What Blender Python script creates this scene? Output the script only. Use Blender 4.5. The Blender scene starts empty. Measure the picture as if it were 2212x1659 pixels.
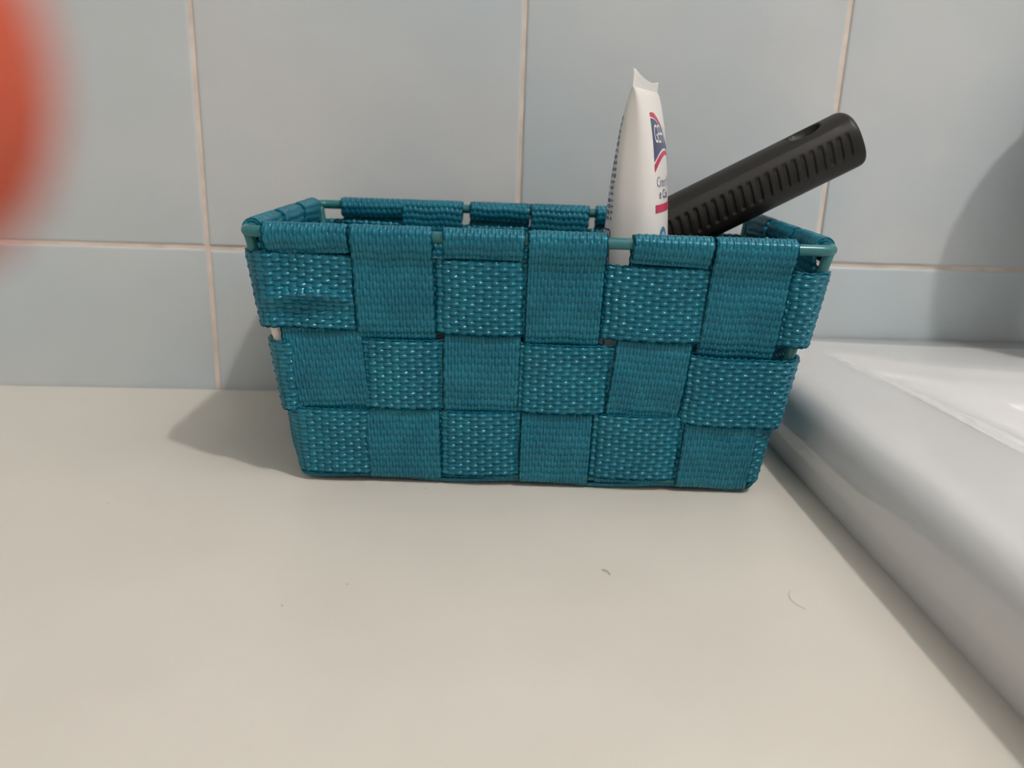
import bpy, bmesh, math, random
import numpy as np
from mathutils import Vector, Matrix

random.seed(7)
rng = np.random.default_rng(7)
scene = bpy.context.scene
C = scene.collection

# ------------------------------------------------------------------ camera
F_PX = 1792.95
cam_data = bpy.data.cameras.new('camera')
cam = bpy.data.objects.new('camera', cam_data)
C.objects.link(cam)
cam_data.sensor_fit = 'HORIZONTAL'
cam_data.sensor_width = 36.0
cam_data.lens = F_PX * 36.0 / 2212.0
cam_data.clip_start = 0.002
cam_data.dof.use_dof = True
cam_data.dof.focus_distance = 0.30
cam_data.dof.aperture_fstop = 9.8
pitch, yaw, roll = 0.296, 0.0494, 0.0346
CAM = Vector((-0.02037, -0.4095, 0.13062))
fw = Vector((0, math.cos(pitch), -math.sin(pitch)))
rt = Vector((1, 0, 0))
up = Vector((0, math.sin(pitch), math.cos(pitch)))
rz = Matrix.Rotation(-yaw, 3, 'Z')
fw, rt, up = rz @ fw, rz @ rt, rz @ up
rt, up = math.cos(roll) * rt + math.sin(roll) * up, -math.sin(roll) * rt + math.cos(roll) * up
m3 = Matrix((rt, up, -fw)).transposed()
cam.matrix_world = Matrix.Translation(CAM) @ m3.to_4x4()
scene.camera = cam

# ------------------------------------------------------------------ world, exposure
world = bpy.data.worlds.new('world')
scene.world = world
world.use_nodes = True
world.node_tree.nodes['Background'].inputs[0].default_value = (0.9, 0.95, 1.0, 1)
world.node_tree.nodes['Background'].inputs[1].default_value = 0.0
scene.view_settings.view_transform = 'Standard'
scene.view_settings.look = 'None'
scene.view_settings.gamma = 1.0
scene.view_settings.use_curve_mapping = False
scene.view_settings.exposure = 0.0
scene.cycles.max_bounces = 6
scene.cycles.diffuse_bounces = 4
scene.cycles.glossy_bounces = 2
scene.cycles.transmission_bounces = 1
scene.cycles.caustics_reflective = False
scene.cycles.caustics_refractive = False
LAMP_POS = (0.617, -0.854, 1.446)       # ceiling lamp of the bathroom
LAMP_RADIUS = 0.038
LAMP_STRENGTH = 725.0
LAMP_COLOR = (1.0, 0.965, 0.925)

# ------------------------------------------------------------------ materials
def mat(name, color=(0.8, 0.8, 0.8), rough=0.5, spec=0.5, **kw):
    m = bpy.data.materials.new(name)
    m.use_nodes = True
    b = m.node_tree.nodes['Principled BSDF']
    b.inputs['Base Color'].default_value = (*color, 1)
    b.inputs['Roughness'].default_value = rough
    b.inputs['Specular IOR Level'].default_value = spec
    for k, v in kw.items():
        b.inputs[k.replace('_', ' ')].default_value = v
    return m

def nodes(m):
    return m.node_tree.nodes, m.node_tree.links, m.node_tree.nodes['Principled BSDF']

def noise_color(m, c1, c2, scale, detail=2.0, lo=0.35, hi=0.65, coord='Object', rnd=False):
    N, L, b = nodes(m)
    tc = N.new('ShaderNodeTexCoord')
    nz = N.new('ShaderNodeTexNoise')
    nz.inputs['Scale'].default_value = scale
    nz.inputs['Detail'].default_value = detail
    rp = N.new('ShaderNodeValToRGB')
    rp.color_ramp.elements[0].position = lo
    rp.color_ramp.elements[1].position = hi
    rp.color_ramp.elements[0].color = (*c1, 1)
    rp.color_ramp.elements[1].color = (*c2, 1)
    if rnd:
        oi = N.new('ShaderNodeObjectInfo')
        ml = N.new('ShaderNodeMath'); ml.operation = 'MULTIPLY'; ml.inputs[1].default_value = 37.0
        L.new(oi.outputs['Random'], ml.inputs[0])
        va = N.new('ShaderNodeVectorMath'); va.operation = 'ADD'
        L.new(tc.outputs[coord], va.inputs[0]); L.new(ml.outputs[0], va.inputs[1])
        L.new(va.outputs[0], nz.inputs['Vector'])
    else:
        L.new(tc.outputs[coord], nz.inputs['Vector'])
    L.new(nz.outputs['Fac'], rp.inputs[0])
    L.new(rp.outputs[0], b.inputs['Base Color'])
    return nz

def bump(m, scale, strength, dist, detail=2.0):
    N, L, b = nodes(m)
    tc = N.new('ShaderNodeTexCoord')
    nz = N.new('ShaderNodeTexNoise'); nz.inputs['Scale'].default_value = scale
    nz.inputs['Detail'].default_value = detail
    bp = N.new('ShaderNodeBump'); bp.inputs['Strength'].default_value = strength
    bp.inputs['Distance'].default_value = dist
    L.new(tc.outputs['Object'], nz.inputs['Vector'])
    L.new(nz.outputs['Fac'], bp.inputs['Height'])
    L.new(bp.outputs[0], b.inputs['Normal'])

M = {}
M['tile'] = mat('glazed_tile', rough=0.32, spec=0.4)
noise_color(M['tile'], (0.495, 0.555, 0.58), (0.585, 0.59, 0.59), 9.0, 3.0, 0.32, 0.68, rnd=True)
bump(M['tile'], 28.0, 0.45, 0.002, 3.0)
M['grout'] = mat('grout', rough=0.9, spec=0.1)
noise_color(M['grout'], (0.66, 0.55, 0.47), (0.80, 0.68, 0.60), 60.0)
M['paint'] = mat('wall_paint', (0.64, 0.64, 0.63), 0.8, 0.2)
M['floor'] = mat('floor_tile', (0.30, 0.30, 0.30), 0.4, 0.4)
M['counter'] = mat('laminate', rough=0.36, spec=0.35)
noise_color(M['counter'], (0.645, 0.60, 0.535), (0.675, 0.63, 0.565), 14.0, 3.0)
def specks(m):
    N, L, b = nodes(m)
    src = b.inputs['Base Color'].links[0].from_socket
    tc = N.new('ShaderNodeTexCoord')
    vo = N.new('ShaderNodeTexVoronoi'); vo.inputs['Scale'].default_value = 55.0
    L.new(tc.outputs['Object'], vo.inputs['Vector'])
    a = N.new('ShaderNodeMath'); a.operation = 'LESS_THAN'; a.inputs[1].default_value = 0.022
    L.new(vo.outputs['Distance'], a.inputs[0])
    sp = N.new('ShaderNodeSeparateColor'); L.new(vo.outputs['Color'], sp.inputs[0])
    c = N.new('ShaderNodeMath'); c.operation = 'MULTIPLY'; L.new(a.outputs[0], c.inputs[0]); L.new(sp.outputs[0], c.inputs[1])
    d = N.new('ShaderNodeMath'); d.operation = 'MULTIPLY'; d.inputs[1].default_value = 0.6; L.new(c.outputs[0], d.inputs[0])
    mx = N.new('ShaderNodeMix'); mx.data_type = 'RGBA'
    L.new(d.outputs[0], mx.inputs[0]); L.new(src, mx.inputs[6]); mx.inputs[7].default_value = (0.25, 0.20, 0.16, 1)
    L.new(mx.outputs[2], b.inputs['Base Color'])
specks(M['counter'])
M['ceramic'] = mat('ceramic', (0.66, 0.65, 0.65), 0.07, 0.5)
for _k, _r in (('web', 0.26), ('web_flat', 0.30)):
    M[_k] = mat('teal_' + _k, rough=_r, spec=0.65)
    noise_color(M[_k], (0.004, 0.112, 0.178), (0.008, 0.148, 0.218), 90.0, 3.0)
    M[_k].node_tree.nodes['Principled BSDF'].inputs['Specular Tint'].default_value = (0.50, 0.93, 1.0, 1)
def weave_bump(m, strength, dist):
    N, L, b = nodes(m)
    uv = N.new('ShaderNodeUVMap'); uv.uv_map = 'weave'
    sp = N.new('ShaderNodeSeparateXYZ'); L.new(uv.outputs[0], sp.inputs[0])
    def op(o, a, b_=None, c_=None):
        n = N.new('ShaderNodeMath'); n.operation = o
        for i, x in enumerate((a, b_, c_)):
            if x is None: continue
            if isinstance(x, (int, float)): n.inputs[i].default_value = x
            else: L.new(x, n.inputs[i])
        return n.outputs[0]
    u, v = sp.outputs[0], sp.outputs[1]
    j = op('FLOOR', v)
    cs = op('COSINE', op('MULTIPLY', op('ADD', u, j), math.pi))
    cs = op('MULTIPLY', op('SIGN', cs), op('POWER', op('ABSOLUTE', cs), 0.75))
    t = op('MULTIPLY', op('SUBTRACT', op('SUBTRACT', v, j), 0.5), 2.0)
    wr = op('SQRT', op('MAXIMUM', op('SUBTRACT', 1.0, op('MULTIPLY', t, t)), 0.0))
    warp = op('ADD', op('MULTIPLY', cs, 0.60), op('SUBTRACT', wr, 1.0))
    tu = op('MULTIPLY', op('SUBTRACT', op('FRACT', op('ADD', u, 0.5)), 0.5), 2.0)
    we = op('SQRT', op('MAXIMUM', op('SUBTRACT', 1.0, op('MULTIPLY', tu, tu)), 0.0))
    weft = op('ADD', op('MULTIPLY', cs, -0.36), op('MULTIPLY_ADD', we, 0.85, -1.07))
    h = op('MAXIMUM', op('MAXIMUM', warp, weft), -1.1)
    bp = N.new('ShaderNodeBump'); bp.inputs['Strength'].default_value = strength; bp.inputs['Distance'].default_value = dist
    L.new(h, bp.inputs['Height']); L.new(bp.outputs[0], b.inputs['Normal'])
weave_bump(M['web'], 1.0, 0.00043)
weave_bump(M['web_flat'], 1.0, 0.00032)
M['wire'] = mat('teal_powder_coat', (0.022, 0.155, 0.170), 0.20, 0.5)
M['bare'] = mat('bare_wire', (0.82, 0.72, 0.66), 0.45, 0.4)
M['tube'] = mat('tube_plastic', (0.83, 0.79, 0.76), 0.28, 0.5)
M['navy'] = mat('navy_print', (0.085, 0.095, 0.18), 0.35, 0.4)
M['panelblue'] = mat('pale_blue_print', (0.45, 0.52, 0.66), 0.35, 0.4)
M['red'] = mat('red_print', (0.58, 0.05, 0.12), 0.35, 0.4)
M['whiteprint'] = mat('white_print', (0.85, 0.84, 0.84), 0.35, 0.4)
M['greyprint'] = mat('grey_blue_print', (0.30, 0.32, 0.42), 0.4, 0.4)
M['textprint'] = mat('small_print', (0.17, 0.19, 0.33), 0.4, 0.4)
M['blueprint'] = mat('blue_print', (0.10, 0.22, 0.42), 0.4, 0.4)
M['black'] = mat('black_plastic', (0.0095, 0.0073, 0.0055), 0.48, 0.40)
bump(M['black'], 900.0, 0.06, 0.0003)
M['skin'] = mat('skin', (0.57, 0.10, 0.05), 0.5, 0.3, Subsurface_Weight=0.4, Subsurface_Scale=0.006)
M['nail'] = mat('nail', (0.75, 0.36, 0.28), 0.25, 0.5)
M['hair'] = mat('hair_dark', (0.02, 0.015, 0.012), 0.4, 0.4)
M['hairgrey'] = mat('hair_pale', (0.42, 0.38, 0.34), 0.5, 0.3)
M['chrome'] = mat('chrome', (0.8, 0.8, 0.8), 0.12, 0.5, Metallic=1.0)
M['bottle'] = mat('bottle_plastic', (0.55, 0.62, 0.66), 0.3, 0.5)
M['lamp'] = mat('lamp_glow', (0.9, 0.9, 0.9), 0.5, 0.2)
_b = M['lamp'].node_tree.nodes['Principled BSDF']
_b.inputs['Emission Color'].default_value = (*LAMP_COLOR, 1)
_b.inputs['Emission Strength'].default_value = LAMP_STRENGTH

# ------------------------------------------------------------------ helpers
def link(name, me, m=None, parent=None, smooth=True):
    o = bpy.data.objects.new(name, me)
    C.objects.link(o)
    if m is not None and not me.materials:
        me.materials.append(m)
    if parent is not None:
        o.parent = parent
    if smooth:
        me.polygons.foreach_set('use_smooth', np.ones(len(me.polygons), bool))
    return o

def tag(o, label=None, cat=None, group=None, kind=None):
    if label: o['label'] = label
    if cat: o['category'] = cat
    if group: o['group'] = group
    if kind: o['kind'] = kind
    return o

def empty(name, loc=(0, 0, 0), rz=0.0):
    o = bpy.data.objects.new(name, None)
    o.empty_display_size = 0.01
    C.objects.link(o)
    o.location = loc
    o.rotation_euler = (0, 0, rz)
    return o

def quads_mesh(name, verts, quads):
    me = bpy.data.meshes.new(name)
    verts = np.ascontiguousarray(verts, dtype=np.float32)
    quads = np.ascontiguousarray(quads, dtype=np.int32)
    me.vertices.add(len(verts)); me.vertices.foreach_set('co', verts.ravel())
    me.loops.add(quads.size); me.loops.foreach_set('vertex_index', quads.ravel())
    me.polygons.add(len(quads))
    me.polygons.foreach_set('loop_start', np.arange(0, quads.size, 4, dtype=np.int32))
    me.polygons.foreach_set('loop_total', np.full(len(quads), 4, dtype=np.int32))
    me.update(calc_edges=True)
    return me

def grid_quads(nu, nv, wu=False, wv=False, flip=False, base=0):
    iu = np.arange(nu if wu else nu - 1)
    iv = np.arange(nv if wv else nv - 1)
    a, b = np.meshgrid(iu, iv, indexing='ij')
    a2, b2 = (a + 1) % nu, (b + 1) % nv
    q = np.stack([a * nv + b, a2 * nv + b, a2 * nv + b2, a * nv + b2], -1).reshape(-1, 4)
    if flip: q = q[:, ::-1]
    return q + base

def tube_mesh(name, pts, r, seg=14, closed=False, caps=True):
    pts = np.asarray(pts, float)
    n = len(pts)
    if closed:
        tan = np.roll(pts, -1, 0) - np.roll(pts, 1, 0)
    else:
        tan = np.gradient(pts, axis=0)
    tan /= np.linalg.norm(tan, axis=1)[:, None]
    ref = np.array([0.0, 0.0, 1.0]) if abs(tan[:, 2]).mean() < 0.7 else np.array([0.0, 1.0, 0.0])
    s = np.cross(tan, ref); s /= np.linalg.norm(s, axis=1)[:, None]
    t = np.cross(s, tan)
    r = np.broadcast_to(np.asarray(r, float), (n,))
    a = np.linspace(0, 2 * np.pi, seg, endpoint=False)
    P = pts[:, None] + r[:, None, None] * (np.cos(a)[None, :, None] * s[:, None] + np.sin(a)[None, :, None] * t[:, None])
    V = P.reshape(-1, 3)
    Q = grid_quads(n, seg, closed, True)
    if caps and not closed:
        V = np.vstack([V, pts[0], pts[-1]])
        k = np.arange(seg); k2 = (k + 1) % seg
        c0 = np.stack([np.full(seg, n * seg), k, k2, k2], -1)
        me = bpy.data.meshes.new(name)
        faces = [tuple(q) for q in Q] + [(n * seg, int(i), int(j)) for i, j in zip(k, k2)] + \
                [(n * seg + 1, (n - 1) * seg + int(j), (n - 1) * seg + int(i)) for i, j in zip(k, k2)]
        me.from_pydata([tuple(v) for v in V], [], faces)
        me.update()
        return me
    return quads_mesh(name, V, Q)

def box_mesh(name, x0, x1, y0, y1, z0, z1, bev=0.0, seg=2):
    bm = bmesh.new()
    bmesh.ops.create_cube(bm, size=1.0)
    for v in bm.verts:
        v.co = Vector(((x0 + x1) / 2 + v.co.x * (x1 - x0), (y0 + y1) / 2 + v.co.y * (y1 - y0), (z0 + z1) / 2 + v.co.z * (z1 - z0)))
    if bev:
        bmesh.ops.bevel(bm, geom=list(bm.edges), offset=bev, segments=seg, profile=0.5, affect='EDGES')
    me = bpy.data.meshes.new(name)
    bm.to_mesh(me); bm.free()
    return me

def lathe_mesh(name, prof, seg=48):
    prof = np.asarray(prof, float)
    a = np.linspace(0, 2 * np.pi, seg, endpoint=False)
    P = np.stack([prof[:, None, 0] * np.cos(a), prof[:, None, 0] * np.sin(a), np.broadcast_to(prof[:, None, 1], (len(prof), seg))], -1)
    return quads_mesh(name, P.reshape(-1, 3), grid_quads(len(prof), seg, False, True, flip=True))

def smoothstep(x):
    x = np.clip(x, 0, 1)
    return x * x * (3 - 2 * x)

# ------------------------------------------------------------------ the room
Z_FLOOR, Z_CEIL = -0.85, 1.62
TW, TH, GROUT = 0.15, 0.20, 0.0018
ZG = 0.0717                                   # height of the horizontal joint in view
wall = link('wall_back', box_mesh('wall_back', -1.05, 1.05, 0.0006, 0.06, Z_FLOOR, Z_CEIL), M['grout'], smooth=False)
tag(wall, 'pale blue glazed tile wall with beige joints behind the basket', kind='structure')

def tile_mesh():
    n, e = 5, 0.0015
    def axis(w):
        h = w / 2
        inner = np.linspace(-h + e, h - e, 7)
        k = np.sin(np.linspace(0, np.pi / 2, n))[:-1]
        l = -h + e * (1 - np.cos(np.linspace(0, np.pi / 2, n)))[:-1]
        return np.concatenate([l, inner, -l[::-1]])
    xs, zs = axis(TW - GROUT), axis(TH - GROUT)
    def drop(a, w):
        d = np.clip((np.abs(a) - (w / 2 - e)) / e, 0, 1)
        return 0.0009 * (1 - np.sqrt(np.clip(1 - d * d, 0, 1)))
    X, Z = np.meshgrid(xs, zs, indexing='ij')
    Y = np.maximum(drop(X, TW - GROUT), drop(Z, TH - GROUT))
    P = np.stack([X, Y, Z], -1)
    return quads_mesh('tile', P.reshape(-1, 3), grid_quads(len(xs), len(zs)))
tm = tile_mesh()
for i in range(-7, 7):
    for j in range(-1, 8):
        cz = ZG + TH * (j - 0.5)
        if cz - TH / 2 > Z_CEIL or cz + TH / 2 < -0.2: continue
        o = link('tile', tm, M['tile'], wall, smooth=(i == -7 and j == -1))
        o.location = ((i + 0.5) * TW + rng.normal(0, 0.0002), rng.normal(0, 0.00012), cz + rng.normal(0, 0.0002))
        o.rotation_euler = (rng.normal(0, 0.0015), 0, rng.normal(0, 0.0015))

for nm, b in (('floor', (-1.05, 1.05, -1.95, 0.06, Z_FLOOR - 0.05, Z_FLOOR)),
              ('ceiling', (-1.05, 1.05, -1.95, 0.06, Z_CEIL, Z_CEIL + 0.05)),
              ('wall_left', (-1.10, -1.05, -1.95, 0.06, Z_FLOOR, Z_CEIL)),
              ('wall_right', (1.05, 1.10, -1.95, 0.06, Z_FLOOR, Z_CEIL)),
              ('wall_front', (-1.05, 1.05, -2.0, -1.95, Z_FLOOR, Z_CEIL))):
    o = link(nm, box_mesh(nm, *b), M['floor'] if nm == 'floor' else M['paint'], smooth=False)
    tag(o, kind='structure')

# ceiling lamp
lamp = empty('ceiling_lamp', (LAMP_POS[0], LAMP_POS[1], LAMP_POS[2]))
tag(lamp, 'white globe lamp hanging under the bathroom ceiling', 'lamp')
g = link('globe', lathe_mesh('globe', [(LAMP_RADIUS * math.sin(a), -LAMP_RADIUS * math.cos(a)) for a in np.linspace(0.001, math.pi - 0.001, 24)], 40), M['lamp'], lamp)
mt = link('mount', lathe_mesh('mount', [(0.001, 0.040), (0.022, 0.043), (0.024, 0.13), (0.060, 0.135), (0.062, 0.174), (0.001, 0.174)], 40), M['chrome'], lamp)

# ------------------------------------------------------------------ countertop
counter = link('countertop', box_mesh('countertop', -0.95, 0.118, -0.50, -0.0002, -0.04, 0.0, 0.0015, 3), M['counter'], smooth=False)
tag(counter, 'cream white laminate countertop under the basket, left of the basin', 'countertop')

# ------------------------------------------------------------------ wash basin
def loop_pts(sides, n=56, smooth=0, passes=1):
    out = []
    for s in sides:                       # polyline per side, side end = next side start
        s = np.asarray(s, float)
        d = np.concatenate([[0], np.cumsum(np.linalg.norm(np.diff(s, axis=0), axis=1))])
        t = np.linspace(0, d[-1], n, endpoint=False)
        out.append(np.stack([np.interp(t, d, s[:, 0]), np.interp(t, d, s[:, 1])], -1))
    P = np.vstack(out)
    for _ in range(passes):
        if smooth:
            k = np.exp(-0.5 * (np.arange(-3 * smooth, 3 * smooth + 1) / smooth) ** 2); k /= k.sum()
            Q = np.zeros_like(P)
            for i, w in zip(range(-3 * smooth, 3 * smooth + 1), k):
                Q += w * np.roll(P, i, 0)
            P = Q
    return P

def basin():
    xl, xr, yb, yf = 0.1095, 0.5595, -0.0012, -0.40
    xm = (xl + xr) / 2
    NS = 90
    def outer(inset, back=None):
        bk = inset if back is None else back
        a, b, c, d = xl + inset, xr - inset, yb - bk, yf + inset
        return loop_pts([[(a, d), (a, c)], [(a, c), (b, c)], [(b, c), (b, d)], [(b, d), (a, d)]], NS, 2)
    def mir(pts): return [(2 * xm - x, y) for x, y in pts][::-1]
    left = [(0.186, -0.345), (0.172, -0.25), (0.1655, -0.20), (0.1610, -0.15), (0.1570, -0.10), (0.1515, -0.06), (0.1450, -0.026)]
    backh = [(0.1450, -0.026), (0.163, -0.043), (0.1778, -0.0535), (0.200, -0.060), (0.2255, -0.0645), (xm, -0.068)]
    back = backh + mir(backh)[1:]
    right = mir(left)
    front = [right[-1], (xm, -0.362), left[0]]
    inner0 = loop_pts([left, back, right, front], NS, 3, 2)
    cen = np.array([xm, -0.20])
    def inner(off):
        # move inwards along the loop normal
        T = np.roll(inner0, -3, 0) - np.roll(inner0, 3, 0)
        Nn = np.stack([T[:, 1], -T[:, 0]], -1); Nn /= np.linalg.norm(Nn, axis=1)[:, None]
        toc = cen - inner0
        sg = np.sign((Nn * toc).sum(1))[:, None]
        return inner0 + Nn * sg * off
    rings = []
    zt = 0.0344
    for ins, bk, z in [(0.003, 0, 0.0), (0.0022, 0, 0.003), (0.0014, 0, 0.009), (0.0010, 0, 0.015), (0.0010, 0, 0.0205), (0.0016, 0, 0.0245), (0.0030, 0, 0.0280), (0.0052, 0, 0.0309),
                       (0.0080, 0, 0.0328), (0.0115, 0, 0.0338), (0.0155, 0, 0.0343), (0.0205, 0, 0.0345)]:
        rings.append((outer(ins, bk), z))
    o_last = outer(0.0205, 0)
    for f, z in [(0.3, 0.0346), (0.6, 0.0347), (0.82, 0.0348)]:
        rings.append((o_last * (1 - f) + inner(-0.005) * f, z))
    for off, z in [(-0.0035, 0.0348), (-0.0018, 0.0346), (0.0, 0.0342), (0.002, 0.0336), (0.0045, 0.0329), (0.0075, 0.0322), (0.0095, 0.0317), (0.0118, 0.0309), (0.014, 0.0299)]:
        rings.append((inner(off), z))
    base = inner(0.014)
    for f, z in [(0.05, 0.0268), (0.12, 0.0228), (0.22, 0.0168), (0.36, 0.0082), (0.52, -0.003), (0.68, -0.014), (0.82, -0.022), (0.93, -0.027), (0.985, -0.029)]:
        rings.append((base * (1 - f) + cen * f, z))
    n = len(rings[0][0])
    P = np.stack([np.column_stack([r, np.full(n, z)]) for r, z in rings])
    return quads_mesh('wash_basin', P.reshape(-1, 3), grid_quads(len(rings), n, False, True, flip=True))
sink = empty('wash_basin', (0.33, -0.2, 0.0))
tag(sink, 'glossy white ceramic wash basin with rounded lip right of the basket', 'basin')
bo = link('bowl', basin(), M['ceramic'], sink)
bo.location = (-0.33, 0.2, 0)
dr = link('drain', lathe_mesh('drain', [(0.0005, -0.0235), (0.018, -0.0235), (0.021, -0.0245), (0.0215, -0.031)], 32), M['chrome'], sink)

# bottle beyond the right edge of the frame, standing on the basin's ledge: casts the shadow on the tiles
bot = empty('soap_bottle', (0.2705, -0.0455, 0.0346))
tag(bot, 'rounded soap bottle on the basin ledge, only its shadow on the tiles in view', 'bottle')
link('body', lathe_mesh('body', [(0.0005, 0.0), (0.0175, 0.0), (0.0195, 0.002), (0.0205, 0.015), (0.0240, 0.06), (0.0300, 0.100), (0.0328, 0.118), (0.0330, 0.126), (0.0305, 0.134), (0.0230, 0.140), (0.0120, 0.1435), (0.0068, 0.147), (0.0066, 0.158)], 48), M['bottle'], bot)
link('cap', lathe_mesh('cap', [(0.0069, 0.156), (0.0066, 0.178), (0.0062, 0.20), (0.0056, 0.255), (0.0050, 0.275), (0.0005, 0.276)], 40), M['chrome'], bot)

# ------------------------------------------------------------------ the woven basket
BX, BY, BYAW = 0.0036, -0.0757, -0.0473
BW, BD, HR = 0.1991, 0.1077, 0.0955           # rim wire, centre line
WB, DB = 0.1725, 0.0811                        # base wire
RW, TK = 0.0020, 0.0013                        # wire radius, webbing thickness
RR = RW + TK / 2 + 0.0002
Z0 = 0.0046
CR = 0.0048
BIN = 0.0020                                   # base wire sits inside the faces
basket = empty('woven_basket', (BX, BY, 0), BYAW)
tag(basket, 'small teal basket of wide woven webbing straps on a wire frame', 'basket')

def rrect(w, d, r, z, n=9):
    pts = []
    for cx, cy, a0 in ((w / 2 - r, -d / 2 + r, -90), (w / 2 - r, d / 2 - r, 0), (-w / 2 + r, d / 2 - r, 90), (-w / 2 + r, -d / 2 + r, 180)):
        for k in range(n):
            a = math.radians(a0 + 90 * k / (n - 1))
            pts.append((cx + r * math.cos(a), cy + r * math.sin(a), z))
    return np.array(pts)

link('rim_wire', tube_mesh('rim_wire', rrect(BW, BD, CR, HR), RW, 16, True), M['wire'], basket)
link('base_wire', tube_mesh('base_wire', rrect(WB - 2 * BIN, DB - 2 * BIN, CR, Z0), RW, 16, True), M['wire'], basket)
k45 = CR * (1 - math.sqrt(0.5))
for sx in (-1, 1):
    for sy in (-1, 1):
        pt = np.array([sx * (BW / 2 - k45), sy * (BD / 2 - k45), HR - 0.0005])
        pb = np.array([sx * (WB / 2 - k45 - BIN), sy * (DB / 2 - k45 - BIN), Z0])
        pale = sx < 0 and sy < 0
        n = 40
        ts = np.linspace(0, 1, n)
        pts = pt + (pb - pt) * ts[:, None]
        me = tube_mesh('corner_wire', pts, 0.0018, 14)
        o = link('corner_wire', me, M['wire'], basket)
        if pale:
            me.materials.append(M['bare'])
            zz = np.array([sum(me.vertices[v].co.z for v in p.vertices) / len(p.vertices) for p in me.polygons])
            me.polygons.foreach_set('material_index', (zz < 0.078).astype(np.int32))
            me.update()
            o['label'] = 'corner wire, teal at the top and bare pale below'

def weave(u, v, lh, pw, amp, seed):
    """plain weave relief: u along, v across (metres); lh half period, pw warp spacing"""
    r = np.random.default_rng(seed)
    nj = int(np.ceil((v.max() - v.min()) / pw)) + 3
    j = np.floor(v / pw).astype(int)
    ph = u / lh + j
    cs = np.cos(np.pi * ph)
    cs = np.sign(cs) * np.abs(cs) ** 0.75
    t = 2 * (v / pw - j - 0.5)
    wr = np.sqrt(np.clip(1 - t * t * 0.97, 0, 1))
    warp = amp * (0.60 * cs + 1.0 * (wr - 1))
    tu = 2 * (ph - np.floor(ph + 0.5)) if False else 2 * (((u / lh + 0.5) % 1) - 0.5)
    we = np.sqrt(np.clip(1 - tu * tu * 0.97, 0, 1))
    weft = amp * (-0.36 * cs + 0.85 * (we - 1) - 0.22)
    return np.maximum(np.maximum(warp, weft), -1.0 * amp)

def ribbon(name, Cn, Nn, Wd, width, ulen, lh, pw, seed, closed=False, spu=5, spv=5, amp=0.00034, m='web'):
    """Cn,Nn,Wd: functions of arrays s in [0,1] -> (n,3) centre, normal, width axis."""
    uvs = []
    def sheet(nu, nv, side):
        s = np.linspace(0, 1, nu, endpoint=not closed)
        c, nn, w = Cn(s), Nn(s), Wd(s)
        e = 0.0009
        vin = np.linspace(-width / 2 + e, width / 2 - e, nv)
        vfull = np.concatenate([[-width / 2, -width / 2, -width / 2 + 0.25 * e], vin, [width / 2 - 0.25 * e, width / 2, width / 2]])
        drop = np.concatenate([[TK, TK / 2, 0.22 * TK], np.zeros(nv), [0.22 * TK, TK / 2, TK]])
        u = (s * ulen)[:, None] * np.ones(len(vfull))
        v = np.ones(nu)[:, None] * vfull
        uu = u + 0.00030 * np.sin(v * 420 + seed) * np.sin(u * 60 + seed * 2.1) + 0.00022 * np.sin(u * 23 + seed)
        vq = v + 0.00010 * np.sin(u * 95 + seed * 1.7)
        h = weave(uu, vq, lh, pw, amp, seed)
        uvs.append(np.stack([uu / lh, vq / pw + 40.0], -1).reshape(-1, 2))
        edge = np.clip((np.abs(v) - (width / 2 - 0.0012)) / 0.0012, 0, 1)
        h = h * (1 - 0.5 * edge)
        scal = 0.00016 * np.cos(2 * np.pi * u / lh + np.sign(v)) * edge
        vv = v + np.sign(v) * scal
        lvl = (TK / 2 - drop)[None, :] + h * (drop[None, :] < TK * 0.9)
        if side < 0:
            lvl = -lvl
        P = c[:, None] + w[:, None] * vv[..., None] + nn[:, None] * lvl[..., None]
        return P, len(vfull)
    nu = int(ulen / lh * spu); nv = int(width / pw * spv)
    P1, n1 = sheet(nu, nv, 1)
    nu2 = max(60, int(nu * 0.85)); nv2 = max(24, int(nv * 0.80))
    P2, n2 = sheet(nu2, nv2, -1)
    V = np.vstack([P1.reshape(-1, 3), P2.reshape(-1, 3)])
    Q = np.vstack([grid_quads(nu, n1, closed, False), grid_quads(nu2, n2, closed, False, flip=True, base=nu * n1)])
    me = quads_mesh(name, V, Q)
    uv = me.uv_layers.new(name='weave')
    uv.data.foreach_set('uv', np.vstack(uvs)[Q.ravel()].astype(np.float32).ravel())
    return link(name, me, M[m], basket)

def curve_sampler(pts, up_ref=None):
    pts = np.asarray(pts, float)
    d = np.concatenate([[0], np.cumsum(np.linalg.norm(np.diff(pts, axis=0), axis=1))])
    return pts, d

FL = math.hypot((BD - DB) / 2, HR - Z0)        # length of a long face, rim to base
FS = math.hypot((BW - WB) / 2, HR - Z0)
ROWC = [0.0712, 0.0412, 0.0130]                # band centres measured up the face (row 1 = top)
BAND = 0.0272
DEL = 0.00092                                  # in/out offset of the weave

def offset_profile(s, pattern, end_out):
    """s: distance up the face. pattern: +1 outside / -1 inside for rows 1..3. returns normal offset"""
    eb = RR - BIN - (0.0012 if pattern[2] < 0 else 0.0)
    knots = [(-0.001, eb), (0.0015, eb)]
    for rc, pt in zip(ROWC[::-1], pattern[::-1]):
        o = pt * DEL
        knots += [(rc - 0.0095, o), (rc, o + (0.0005 if pt > 0 else 0.0)), (rc + 0.0095, o)]
    knots += [(FL - 0.0012, end_out * RR)]
    ks = np.array(knots)
    # smooth (cosine) interpolation
    i = np.clip(np.searchsorted(ks[:, 0], s) - 1, 0, len(ks) - 2)
    t = smoothstep((s - ks[i, 0]) / (ks[i + 1, 0] - ks[i, 0]))
    return ks[i, 1] * (1 - t) + ks[i + 1, 1] * t

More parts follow.
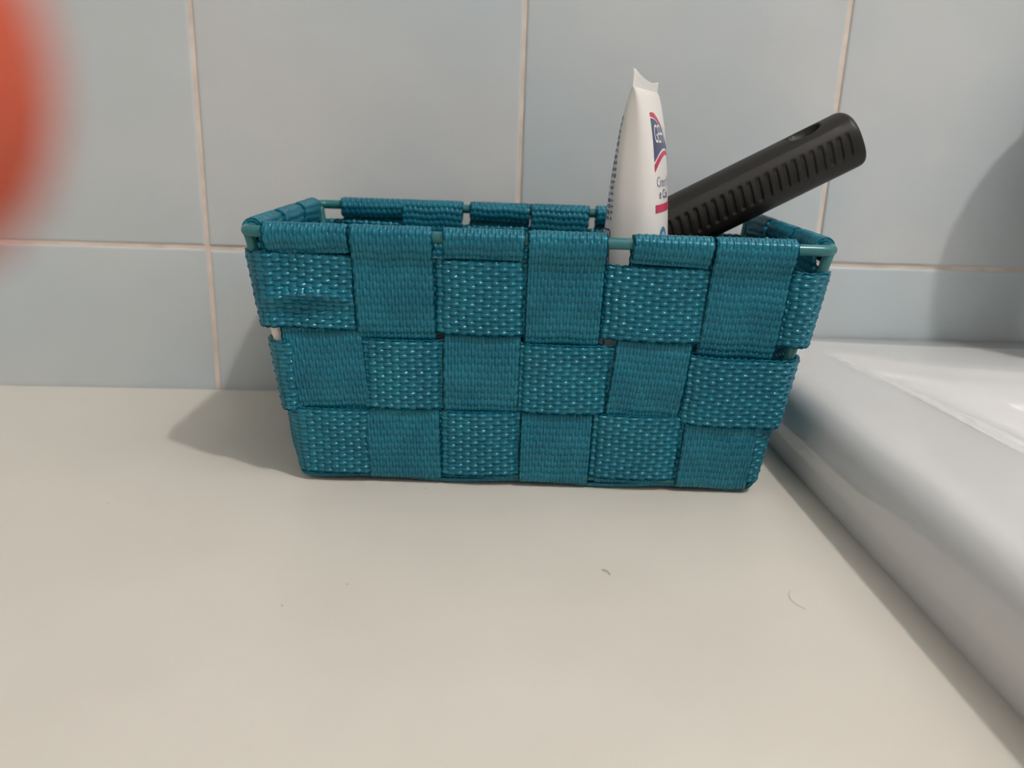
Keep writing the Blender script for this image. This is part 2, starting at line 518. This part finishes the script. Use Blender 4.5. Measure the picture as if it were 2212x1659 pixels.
def half_path(B2, z0, R2, z1, pattern, flap=0.0064):
    """2D path (h, z) for a strap: from the flap end over the rim down the face to the base wire.
    h axis points outwards from the basket centre; B2/R2: distance of base/rim wire."""
    d = np.array([R2 - B2, z1 - z0]); L = np.linalg.norm(d); d /= L
    n = np.array([d[1], -d[0]])                # outward
    b = np.array([B2, z0]); r = np.array([R2, z1])
    main = pattern[0]                          # +1: strap runs outside in row 1
    pts = []
    # flap on the other side
    for q in np.linspace(flap, 0.0005, 10):
        pts.append(r - d * q - n * main * RR * (1 - 0.7 * (q / flap) ** 2))
    # arc over the wire
    for a in np.linspace(0, math.pi, 15)[1:-1]:
        pts.append(r + RR * (-math.cos(a) * n * main + math.sin(a) * d))
    s = np.linspace(L - 0.0008, 0.0, 150)
    sc = s * FL / L
    off = offset_profile(sc, pattern, main)
    for si, oi in zip(s, off):
        pts.append(b + d * si + n * oi)
    # arc under the base wire
    a0 = math.atan2(n[1], n[0]); a1 = -math.pi / 2
    bc = b - n * (BIN + (0.0012 if pattern[2] < 0 else 0.0))
    for a in np.linspace(a0, a1, 9)[1:]:
        pts.append(bc + RR * np.array([math.cos(a), math.sin(a)]))
    return np.array(pts), len(s)

def strap(name, axis, ctop, cbot, ptop_f, ptop_b, width, seed, cbot_b=None, ctop_b=None, base_sign=1):
    """axis 'y': strap runs front (-y) -> base -> back (+y) at x = c; axis 'x': left (-x) -> base -> right."""
    if axis == 'y':
        B2, R2 = DB / 2, BD / 2
    else:
        B2, R2 = WB / 2, BW / 2
    f, _ = half_path(B2, Z0, R2, HR, ptop_f)
    k, _ = half_path(B2, Z0, R2, HR, ptop_b, flap=0.0046)
    ctop_b = ctop if ctop_b is None else ctop_b
    cbot_b = cbot if cbot_b is None else cbot_b
    nb = 60
    zb = Z0 - RR
    hb = np.linspace(-B2 + 0.003, B2 - 0.003, nb + 2)[1:-1]
    ncr = 3 if axis == 'y' else 6
    wave = 0.0006 * base_sign * np.cos(np.pi * ncr * (hb + B2) / (2 * B2)) * smoothstep((B2 - np.abs(hb)) / 0.01)
    H = np.concatenate([-f[:, 0], hb, k[::-1, 0]])
    Zc = np.concatenate([f[:, 1], zb + 0.0002 + wave, k[::-1, 1]])
    def cpos(P, ct, cb): 
        return cb + (ct - cb) * np.clip((P[:, 1] - Z0) / (HR - Z0), 0, 1)
    Cc = np.concatenate([cpos(f, ctop, cbot), np.linspace(cbot, cbot_b, nb), cpos(k, ctop_b, cbot_b)[::-1]])
    d = np.concatenate([[0], np.cumsum(np.hypot(np.diff(H), np.diff(Zc)))])
    # resample fine and smooth slightly
    ul = d[-1]
    def at(s):
        q = s * ul
        return np.interp(q, d, H), np.interp(q, d, Zc), np.interp(q, d, Cc)
    def Cn(s):
        h, z, c = at(s)
        return np.stack([c, h, z], -1) if axis == 'y' else np.stack([h, c, z], -1)
    def Nn(s):
        e = 0.0006 / ul
        h1, z1, _ = at(np.clip(s + e, 0, 1)); h0, z0, _ = at(np.clip(s - e, 0, 1))
        th, tz = h1 - h0, z1 - z0
        L = np.hypot(th, tz) + 1e-12
        # travelling front rim -> base -> back rim; outward normal is on the right-hand side (down/out)
        nh, nz = tz / L, -th / L
        return np.stack([np.zeros_like(nh), nh, nz], -1) if axis == 'y' else np.stack([nh, np.zeros_like(nh), nz], -1)
    def Wd(s):
        e = 0.004 / ul
        h1, z1, c1 = at(np.clip(s + e, 0, 1)); h0, z0, c0 = at(np.clip(s - e, 0, 1))
        sl = (c1 - c0) / (np.hypot(h1 - h0, z1 - z0) + 1e-9)
        o = np.ones_like(s)
        t = np.stack([h1 - h0, z1 - z0], -1); t /= np.linalg.norm(t, axis=1)[:, None] + 1e-12
        if axis == 'y':
            w = np.stack([o, -sl * t[:, 0], -sl * t[:, 1]], -1)
        else:
            w = np.stack([-sl * t[:, 0], o, -sl * t[:, 1]], -1)
        return w / np.linalg.norm(w, axis=1)[:, None]
    o = ribbon(name, Cn, Nn, Wd, width, ul, 0.00275, 0.00120, seed, spu=5 if axis == 'y' else 4, spv=4.2 if axis == 'y' else 3.2, amp=0.00036, m='web_flat')
    if axis == 'x':
        o.data.flip_normals()
    return o

OUT, INN = [1, -1, 1], [-1, 1, -1]
tops = [-0.0785, -0.0498, -0.0186, 0.0095, 0.0449, 0.0727]
bots = [-0.0708, -0.0470, -0.0189, 0.0094, 0.0385, 0.0698]
wid = [0.0285, 0.0277, 0.0275, 0.0266, 0.0270, 0.0275]
# seen from inside, the back row shows flaps at odd columns
btops = [-0.0740, -0.0465, -0.0155, 0.0120, 0.0420, 0.0705]
for i in range(6):
    strap('upright_strap', 'y', tops[i], bots[i], INN if i % 2 == 0 else OUT, OUT if i % 2 == 0 else INN, wid[i], 11 + i,
          ctop_b=btops[i], base_sign=1 if i % 2 == 0 else -1)
for i in range(3):
    c = (-0.0305, 0.0005, 0.0315)[i]
    strap('cross_strap', 'x', c, c * 0.86, OUT if i % 2 == 0 else INN, INN if i % 2 == 0 else OUT, 0.0272, 31 + i, base_sign=1 if i % 2 else -1)

def band(row, seed):
    """horizontal webbing loop"""
    rc = ROWC[row]
    f = rc / FL
    w = WB + (BW - WB) * f; d = DB + (BD - DB) * f; z = Z0 + (HR - Z0) * f
    r = CR
    # straight sides + arcs, start at the middle of the back so the join is hidden
    segs = []
    def line(a, b, n):
        t = np.linspace(0, 1, n, endpoint=False)[:, None]
        return np.asarray(a) + (np.asarray(b) - np.asarray(a)) * t
    hw, hd = w / 2, d / 2
    P, Nr, S, A = [], [], [], []   # point, normal, side id, along coordinate
    def add_line(a, b, nrm, side, n=240):
        for q in line(a, b, n):
            P.append(q); Nr.append(nrm); S.append(side)
    def add_arc(cx, cy, a0, n=24):
        for a in np.radians(np.linspace(a0, a0 + 90, n, endpoint=False)):
            P.append((cx + r * math.cos(a), cy + r * math.sin(a))); Nr.append((math.cos(a), math.sin(a))); S.append(4)
    add_line((0, hd), (-hw + r, hd), (0, 1), 2)
    add_arc(-hw + r, hd - r, 90)
    add_line((-hw, hd - r), (-hw, -hd + r), (-1, 0), 3, 300)
    add_arc(-hw + r, -hd + r, 180)
    add_line((-hw + r, -hd), (hw - r, -hd), (0, -1), 0, 480)
    add_arc(hw - r, -hd + r, 270)
    add_line((hw, -hd + r), (hw, hd - r), (1, 0), 1, 300)
    add_arc(hw - r, hd - r, 0)
    add_line((hw - r, hd), (0, hd), (0, 1), 2)
    P = np.array(P, float); Nr = np.array(Nr, float); S = np.array(S)
    off = np.zeros(len(P))
    sgn = 1 if row != 1 else -1
    coff = max(0.0012, RR - BIN * (1 - f) * 1.1)
    def prof(coord, centers, pats, half):
        # pats: +1 strap outside -> band inside
        kn = [(-half, coff)]
        for c, p in zip(centers, pats):
            o = -p * DEL
            if o > 0: o += 0.0004
            kn += [(max(c - 0.0095, -half + 0.0015), o), (c, o + (0.0004 if o > 0 else 0)), (min(c + 0.0095, half - 0.0015), o)]
        kn += [(half, coff)]
        kn = np.array(sorted(kn))
        i = np.clip(np.searchsorted(kn[:, 0], coord) - 1, 0, len(kn) - 2)
        t = smoothstep((coord - kn[i, 0]) / np.maximum(kn[i + 1, 0] - kn[i, 0], 1e-6))
        return kn[i, 1] * (1 - t) + kn[i + 1, 1] * t
    colx = [b + (t - b) * f for t, b in zip(tops, bots)]
    colb = [b + (t - b) * f for t, b in zip(btops, bots)]
    even = [(-1 if i % 2 == 0 else 1) * sgn for i in range(6)]
    off[S == 4] = coff
    m = S == 0; off[m] = prof(P[m, 0], colx, even, hw - r + 0.001)
    m = S == 2; off[m] = prof(P[m, 0], colb, [-e for e in even], hw - r + 0.001)
    sy = [c * (0.86 + 0.14 * f) for c in (-0.0305, 0.0005, 0.0315)]
    m = S == 3; off[m] = prof(P[m, 1], sy, [sgn, -sgn, sgn], hd - r + 0.001)
    m = S == 1; off[m] = prof(P[m, 1], sy, [-sgn, sgn, -sgn], hd - r + 0.001)
    # the top band is creased near the left front corner
    Pz = np.full(len(P), z)
    front = smoothstep((-P[:, 1] - hd + 0.02) / 0.02)
    if row == 1:
        Pz = Pz - 0.0030 * smoothstep((P[:, 0] - 0.02) / 0.05) * front - 0.0020 * smoothstep((-P[:, 0] - 0.058) / 0.03)
    if row == 2:
        Pz = Pz + 0.0012 * smoothstep((P[:, 0] + 0.05) / 0.06) * front
    if row == 0:
        Pz = Pz - 0.0004 * smoothstep((P[:, 0]) / 0.05) * front + 0.0008 * smoothstep((-P[:, 0] - 0.05) / 0.04)
    # face slope
    slope = np.where(np.abs(Nr[:, 0]) > 0.5, (BW - WB) / 2, (BD - DB) / 2) / (HR - Z0)
    up3 = np.column_stack([Nr * slope[:, None], np.ones(len(P))]); up3 /= np.linalg.norm(up3, axis=1)[:, None]
    n3 = np.column_stack([Nr, -slope]); n3 /= np.linalg.norm(n3, axis=1)[:, None]
    c3 = np.column_stack([P, Pz]) + n3 * off[:, None]
    c3 = np.vstack([c3, c3[:1]]); up3 = np.vstack([up3, up3[:1]]); n3 = np.vstack([n3, n3[:1]])
    dd = np.concatenate([[0], np.cumsum(np.linalg.norm(np.diff(c3, axis=0), axis=1))])
    ul = dd[-1]
    def I(A, s): return np.stack([np.interp(s * ul, dd, A[:, k]) for k in range(3)], -1)
    def tang(s):
        e = 0.0006 / ul
        t = I(c3, (s + e) % 1.0) - I(c3, (s - e) % 1.0)
        return t / np.linalg.norm(t, axis=1)[:, None]
    def Wd(s):
        w = I(up3, s); return w / np.linalg.norm(w, axis=1)[:, None]
    def Nn(s):
        n = np.cross(Wd(s), tang(s)); n /= np.linalg.norm(n, axis=1)[:, None]
        sg = np.sign((n * I(n3, s)).sum(1))
        return n * sg[:, None]
    o = ribbon('woven_band', lambda s: I(c3, s), Nn, Wd, BAND, ul, 0.0028, 0.00165, seed, closed=True, spu=5, spv=4.6, amp=0.00062)
    me = o.data
    # crease of the top band, real relief
    if row == 0:
        n = len(me.vertices)
        co = np.empty(n * 3, np.float32); me.vertices.foreach_get('co', co); co = co.reshape(-1, 3)
        fr = co[:, 1] < -0.035
        g = np.exp(-((co[:, 0] + 0.080) / 0.013) ** 2) * fr
        zc = z - 0.003 + 0.0025 * np.sin((co[:, 0] + 0.095) * 90)
        dz = (co[:, 2] - zc) / 0.0024
        co[:, 1] -= g * (0.0026 * np.exp(-dz ** 2) - 0.0012 * np.exp(-((dz + 2.0) / 1.1) ** 2))
        me.vertices.foreach_set('co', co.ravel()); me.update()
    return o
for r_ in range(3):
    band(r_, 51 + r_)

# ------------------------------------------------------------------ cream tube standing in the basket
TX, TY, TZ = 0.0395, -0.1010, 0.0045
TANG = math.radians(23)
R_T, W_T, H0_T, H1_T, H2_T = 0.0135, 0.0206, 0.021, 0.1415, 0.1462   # radius, half crimp, shoulder, crimp start, top
Adir = np.array([math.sin(TANG), math.cos(TANG), 0.0])     # along the crimp, far right
Ndir = np.array([math.cos(TANG), -math.sin(TANG), 0.0])    # printed face
tube = empty('cream_tube', (TX, TY, TZ))
tag(tube, 'white squeezed cream tube with red and navy print standing in the basket', 'tube')

def tube_surf(th, h, lift=0.0):
    """th: angle from the printed face (0) towards the near fold (-90 deg side = near); h: height"""
    th = np.asarray(th, float); h = np.asarray(h, float)
    t = np.clip((h - H0_T) / (H1_T - H0_T), 0, 1)
    b = np.maximum(R_T * np.sqrt(np.clip(1 - t ** 2.3, 0, 1)), 0.0007)
    a = W_T + (R_T - W_T) * (b / R_T)
    cr = np.clip((h - H1_T) / (H2_T - H1_T), 0, 1)
    b = np.where(h > H1_T, 0.0007, b)
    sa, ca = np.sin(th), np.cos(th)
    # near flat section: squarer cross-section at the crimp
    A = a * sa
    Bq = b * np.sign(ca) * np.abs(ca) ** (1 - 0.5 * t)
    # top edge dips between the two corners and falls to the far one
    x = A / W_T
    z = h + cr * (-0.0018 * (1 - x * x) - 0.0010 * x)
    n = np.stack([sa / np.maximum(a, 1e-5), ca / np.maximum(b, 1e-4)], -1)
    n /= np.linalg.norm(n, axis=-1)[..., None]
    A = A + lift * n[..., 0]; Bq = Bq + lift * n[..., 1]
    lean = -0.0010 * t
    return A[..., None] * Adir + (Bq + lean)[..., None] * Ndir + z[..., None] * np.array([0, 0, 1.0])

def tube_body():
    hs = np.concatenate([[0.0165, 0.0168, 0.0185, 0.0202], H0_T + (H1_T - H0_T) * (1 - (1 - np.linspace(0, 1, 70)) ** 2), np.linspace(H1_T + 0.0003, H2_T, 8)])
    th = np.linspace(0, 2 * np.pi, 128, endpoint=False)
    P = []
    for h in hs:
        p = tube_surf(th, np.full_like(th, max(h, H0_T)))
        if h < H0_T:
            f = {0: 0.42, 1: 0.55}.get(0 if h < 0.0166 else (1 if h < 0.0170 else 2), 0.55 + 0.45 * math.sqrt(max(0, (h - 0.0168) / (H0_T - 0.0168))))
            p[:, :2] *= f; p[:, 2] = h
        P.append(p)
    P.append(np.repeat(P[-1].mean(0)[None], 128, 0) * np.array([1, 1, 1]) if False else P[-1] * np.array([1, 1, 1]))
    P = np.stack(P[:-1])
    # close the top edge: collapse the thickness
    last = P[-1].copy(); mir_ = last.copy()
    idx = (64 - np.arange(128)) % 128
    P = np.concatenate([P, ((last + last[idx]) / 2)[None]])
    return quads_mesh('body', P.reshape(-1, 3), grid_quads(len(P), 128, False, True))
tb = link('body', tube_body(), M['tube'], tube)
bm = bmesh.new(); bm.from_mesh(tb.data); bmesh.ops.recalc_face_normals(bm, faces=bm.faces); bm.to_mesh(tb.data); bm.free()
link('cap', lathe_mesh('cap', [(0.0005, 0.0), (0.0100, 0.0), (0.0108, 0.001), (0.0112, 0.0155), (0.0104, 0.0168), (0.0005, 0.0169)], 40), M['whiteprint'], tube)

def wrap_shape(name, poly, h0, m, face=1, lift=0.00012, sub=True, mirror=False):
    """poly: list of closed 2D outlines (metres; x along the circumference from the face centre, y up) filled and laid on the tube"""
    bm = bmesh.new()
    for ring in poly:
        vs = [bm.verts.new((x, y, 0)) for x, y in ring]
        bm.faces.new(vs)
    bmesh.ops.triangulate(bm, faces=bm.faces)
    if sub:
        for _ in range(6):
            es = [e for e in bm.edges if e.calc_length() > 0.0012]
            if not es: break
            bmesh.ops.subdivide_edges(bm, edges=es, cuts=1)
            bmesh.ops.triangulate(bm, faces=[f for f in bm.faces if len(f.verts) > 4])
    co = np.array([v.co[:] for v in bm.verts])
    P = wrap_pts(co, h0, face, lift)
    for v, p in zip(bm.verts, P): v.co = p
    me = bpy.data.meshes.new(name); bm.to_mesh(me); bm.free()
    return link(name, me, m, tube)

def wrap_pts(co, h0, face, lift):
    # reading direction: facing the printed face, +x of the print runs towards the far fold for face 1
    th = co[:, 0] / R_T
    if face < 0: th = np.pi + th
    return tube_surf(th, h0 + co[:, 1], lift)

def wrap_text(name, txt, size, x, y, h0, m, face=1, sx=1.0, lift=0.00022):
    cu = bpy.data.curves.new('t', 'FONT'); cu.body = txt; cu.size = size; cu.resolution_u = 3
    o = bpy.data.objects.new('t', cu); C.objects.link(o)
    dg = bpy.context.evaluated_depsgraph_get(); dg.update()
    me = bpy.data.meshes.new_from_object(o.evaluated_get(dg))
    bpy.data.objects.remove(o); bpy.data.curves.remove(cu)
    bm = bmesh.new(); bm.from_mesh(me)
    for _ in range(3):
        es = [e for e in bm.edges if e.calc_length() > 0.0018]
        if not es: break
        bmesh.ops.subdivide_edges(bm, edges=es, cuts=1)
    co = np.array([v.co[:] for v in bm.verts]); co[:, 0] = co[:, 0] * sx + x; co[:, 1] += y
    for v, p in zip(bm.verts, wrap_pts(co, h0, face, lift)): v.co = p
    bm.to_mesh(me); bm.free()
    me.materials.clear()
    return link(name, me, m, tube)

def wrap_strip(name, xs, lo, hi, m, face=1, lift=0.00012, rows=7):
    xs = np.asarray(xs, float)
    k = np.linspace(0, 1, rows)
    a = np.array([lo(x) for x in xs]); b = np.array([hi(x) for x in xs])
    P = np.stack([np.repeat(xs[:, None], rows, 1), a[:, None] + (b - a)[:, None] * k], -1)
    W = wrap_pts(P.reshape(-1, 2), 0, face, lift)
    return link(name, quads_mesh(name, W, grid_quads(len(xs), rows)), m, tube)
# print on the right-hand face; x from -PW (near edge, in view) to +PW
PW = 0.0100
def arc(x0, x1, f, n=16): return [(x, f(x)) for x in np.linspace(x0, x1, n)]
topf = lambda x: 0.1318 - 0.0042 * ((x + 0.0095) / PW) ** 2
botf = lambda x: 0.1180 + 0.0040 * (1 - ((x - 0.001) / PW) ** 2)
XS = np.linspace(-PW, PW, 40)
wrap_strip('logo_panel', XS, botf, topf, M['navy'])
wrap_strip('red_arc', XS, lambda x: topf(x) + 0.0006, lambda x: topf(x) + 0.0024 - 0.0015 * abs(x + 0.006) / PW, M['red'])
wrap_strip('red_arc', XS, lambda x: botf(x) - 0.0034 + 0.0010 * (x + PW) / PW, lambda x: botf(x) - 0.0008, M['red'])
wrap_text('lettering', 'GEHWOL', 0.0088, -0.0088, 0.1238, 0, M['whiteprint'], sx=0.52)
wrap_text('lettering', 'Crem Mani', 0.0050, -0.0090, 0.1090, 0, M['greyprint'], sx=0.72)
wrap_text('lettering', 'e Cae', 0.0044, -0.0073, 0.1050, 0, M['navy'], sx=0.8)
wrap_shape('red_bar', [[(-PW, 0.0998), (PW, 0.1012), (PW, 0.1040), (-PW, 0.1026)]], 0, M['red'])
wrap_text('lettering', 'n', 0.0110, -0.0112, 0.0860, 0, M['greyprint'], sx=0.55)
for hw_, hh_, cy_, mm_, lf_ in ((0.0040, 0.0090, 0.0860, 'blueprint', 0.00012), (0.0030, 0.0080, 0.0852, 'panelblue', 0.0002)):
    el = lambda x: hh_ * math.sqrt(max(0.0, 1 - ((x + 0.0045) / hw_) ** 2))
    wrap_strip('blue_oval', -0.0045 + hw_ * np.sin(np.linspace(-math.pi / 2, math.pi / 2, 25)), lambda x: cy_ - el(x), lambda x: cy_ + el(x), M[mm_], lift=lf_)
# small illegible lines of print on the left-hand face
rr_ = random.Random(3)
for i in range(17):
    y = 0.0965 + i * 0.00214
    x = 0.0151 + 0.0003 * math.sin(i)
    rings = []
    while x > 0.0:
        w = rr_.uniform(0.0009, 0.0017)
        hh = rr_.choice([0.0013, 0.0017, 0.0015])
        rings.append([(x - w, y), (x, y), (x, y + hh), (x - w, y + hh)])
        if rr_.random() < 0.6:
            rings[-1] = [(x - w, y), (x - w + 0.0004, y), (x - w + 0.0004, y + hh), (x - w, y + hh)]
            rings.append([(x - w + 0.0004, y + hh * 0.35), (x, y + hh * 0.35), (x, y + hh * 0.72), (x - w + 0.0004, y + hh * 0.72)])
        x -= w + rr_.choice([0.0003, 0.0003, 0.0010])
    wrap_shape('print_line', rings, 0, M['textprint'], face=-1, lift=0.00012, sub=False)
wrap_strip('blue_panel', np.linspace(-0.004, 0.0150, 24), lambda x: 0.05, lambda x: 0.0936 if x < 0.0147 else 0.0926, M['navy'], face=-1)
wrap_strip('blue_panel', np.linspace(-0.004, 0.0145, 24), lambda x: 0.0505, lambda x: 0.0930, M['panelblue'], face=-1, lift=0.0002)

# ------------------------------------------------------------------ black ribbed handle leaning over the right end
def handle():
    p_end = np.array([0.1332, -0.0590, 0.1325])
    ax = np.array([0.883, 0.015, 0.469]); ax /= np.linalg.norm(ax)
    Lh = 0.205
    R0 = 0.0121
    nt, na = 760, 150
    t = np.concatenate([np.linspace(0, 0.0045, 24)[:-1], np.linspace(0.0045, Lh, nt)])       # from the end downwards
    a = np.linspace(0, 2 * np.pi, na, endpoint=False)
    T, A = np.meshgrid(t, a, indexing='ij')
    # frame: V towards the camera, U upwards
    V = np.array([-0.30, -0.92, 0.10]); V -= ax * (V @ ax); V /= np.linalg.norm(V)
    U = np.cross(ax, V); U = U if U[2] > 0 else -U
    R = np.full_like(T, R0)
    R *= 1 - 0.08 * smoothstep((T - 0.11) / 0.06)                       # slimmer towards the basket
    R *= 1 - 0.55 * smoothstep((T - 0.135) / 0.05)
    e = np.clip(T / 0.0026, 0, 1)
    R *= 0.86 + 0.14 * np.sqrt(np.clip(1 - (1 - e) ** 2, 0, 1))
    # cross-section slightly squared, longitudinal edge along the top of the grip panel
    R *= 1 + 0.03 * np.cos(4 * (A - 0.5))
    # angle measured from V (towards the camera), positive towards U
    ang = (A + np.pi) % (2 * np.pi) - np.pi
    panel = smoothstep((0.44 - np.abs(ang + 0.26)) / 0.10) * smoothstep((T - 0.0048) / 0.001) * smoothstep((0.118 - T) / 0.002)
    pitch_ = 0.0039
    sl = T + 0.0016 * ang
    gr = (sl / pitch_) % 1.0
    groove = smoothstep((0.30 - np.abs(gr - 0.5)) / 0.14)
    R -= 0.0006 * panel * groove
    ridge = np.exp(-((ang - 0.46) / 0.05) ** 2) * smoothstep((T - 0.006) / 0.004)
    R += 0.00025 * ridge
    # hanging hole near the end, opening upwards
    hx = (T - 0.0185) / 0.0078; hy = (ang - 1.14) * R0 / 0.0050
    hole = smoothstep((1.0 - np.sqrt(hx * hx + hy * hy)) / 0.22)
    R -= 0.0075 * hole
    P = p_end - T[..., None] * ax + R[..., None] * (np.cos(A)[..., None] * V + np.sin(A)[..., None] * U)
    # rounded end face
    cap0 = p_end + ax * 0.0012
    rings = [cap0 + (P[0] - (p_end)) * k + ax * (0.0 - 0.0012 * k * k) for k in (0.02, 0.35, 0.7, 0.9)]
    low = p_end - ax * (Lh + 0.003)
    P = np.concatenate([np.stack(rings), P, (low + (P[-1] - (p_end - ax * Lh)) * 0.5)[None], (low + (P[-1] - (p_end - ax * Lh)) * 0.02)[None]])
    return quads_mesh('handle', P.reshape(-1, 3), grid_quads(len(P), na, False, True)), p_end - ax * Lh
hm, low_end = handle()
brush = empty('brush', tuple(low_end))
tag(brush, 'black plastic brush handle with ribbed grip leaning out of the basket', 'brush')
ho = link('handle', hm, M['black'], brush)
ho.location = tuple(-Vector(low_end))
bm = bmesh.new(); bm.from_mesh(hm); bmesh.ops.recalc_face_normals(bm, faces=bm.faces); bm.to_mesh(hm); bm.free()

# ------------------------------------------------------------------ hairs on the counter
def hair(name, pts, r, m, label):
    pts = np.array(pts, float)
    c = pts.mean(0); c[2] = 0
    n = len(pts); tt = np.linspace(0, n - 1, 24)
    # quadratic / piecewise smooth resample
    sm = np.stack([np.interp(tt, np.arange(n), pts[:, k]) for k in range(3)], -1)
    for _ in range(6): sm[1:-1] = (sm[:-2] + 2 * sm[1:-1] + sm[2:]) / 4
    o = link(name, tube_mesh(name, sm - c, r, 6), m)
    o.location = tuple(c)
    return tag(o, label, 'hair')
hair('hair', [(0.0212, -0.1795, 0.00025), (0.0221, -0.1803, 0.0006), (0.0229, -0.1814, 0.0006), (0.0233, -0.1825, 0.00025)], 0.00009, M['hair'], 'short dark hair on the counter in front of the basket')
hair('hair', [(0.0772, -0.1905, 0.00012), (0.0757, -0.1925, 0.00012), (0.0752, -0.1960, 0.00012), (0.0762, -0.1990, 0.00012), (0.0780, -0.2008, 0.00012)], 0.00006, M['hairgrey'], 'faint pale curled hair on the counter near the basin')

# ------------------------------------------------------------------ the photographer's hand, fingertip in front of the lens
HS = 0.86
def cam_pt(x, y, z): return CAM + (rt * x + up * y + fw * z) * HS
def hand():
    J = {}
    verts, edges, rad = [], [], []
    def v(p, r):
        verts.append(cam_pt(*p)); rad.append(r * HS); return len(verts) - 1
    wrist2 = v((-0.215, -0.150, -0.120), 0.027)
    wrist = v((-0.185, -0.105, -0.098), 0.025)
    palm = v((-0.155, -0.062, -0.075), 0.028)
    edges += [(wrist2, wrist), (wrist, palm)]
    def chain(root, pts):
        prev = root
        for p, r in pts:
            k = v(p, r); edges.append((prev, k)); prev = k
    # index finger reaching in front of the lens
    chain(palm, [((-0.118, -0.018, -0.045), 0.0125), ((-0.098, 0.004, -0.012), 0.0098), ((-0.078, 0.012, 0.013), 0.0095), ((-0.052, 0.0115, 0.0245), 0.0098), ((-0.034, 0.0112, 0.0275), 0.0098), ((-0.0235, 0.0108, 0.0283), 0.0092), ((-0.0165, 0.0105, 0.0285), 0.0068)])
    chain(palm, [((-0.122, -0.038, -0.040), 0.0125), ((-0.112, -0.030, 0.002), 0.0095), ((-0.092, -0.032, 0.016), 0.0088), ((-0.074, -0.036, 0.006), 0.0075)])
    chain(palm, [((-0.130, -0.060, -0.040), 0.0120), ((-0.124, -0.056, -0.002), 0.0090), ((-0.106, -0.058, 0.011), 0.0084), ((-0.090, -0.060, 0.001), 0.0070)])
    chain(palm, [((-0.142, -0.080, -0.048), 0.0110), ((-0.138, -0.080, -0.016), 0.0080), ((-0.122, -0.081, -0.004), 0.0074), ((-0.108, -0.082, -0.010), 0.0062)])
    chain(palm, [((-0.135, -0.070, -0.095), 0.0135), ((-0.100, -0.050, -0.085), 0.0105), ((-0.075, -0.030, -0.070), 0.0095), ((-0.058, -0.018, -0.058), 0.0070)])
    me = bpy.data.meshes.new('hand')
    base = verts[0].copy()
    me.from_pydata([tuple(p - base) for p in verts], edges, [])
    o = bpy.data.objects.new('hand', me); C.objects.link(o); o.location = base
    me.materials.append(M['skin'])
    o.modifiers.new('skin', 'SKIN')
    for sv, r in zip(me.skin_vertices[0].data, rad): sv.radius = (r, r)
    me.skin_vertices[0].data[0].use_root = True
    sb = o.modifiers.new('sub', 'SUBSURF'); sb.levels = 2; sb.render_levels = 3
    o.modifiers['skin'].use_smooth_shade = True
    tag(o, 'out of focus reddish fingertip at the upper left edge close to the lens', 'hand')
    return o
hand()
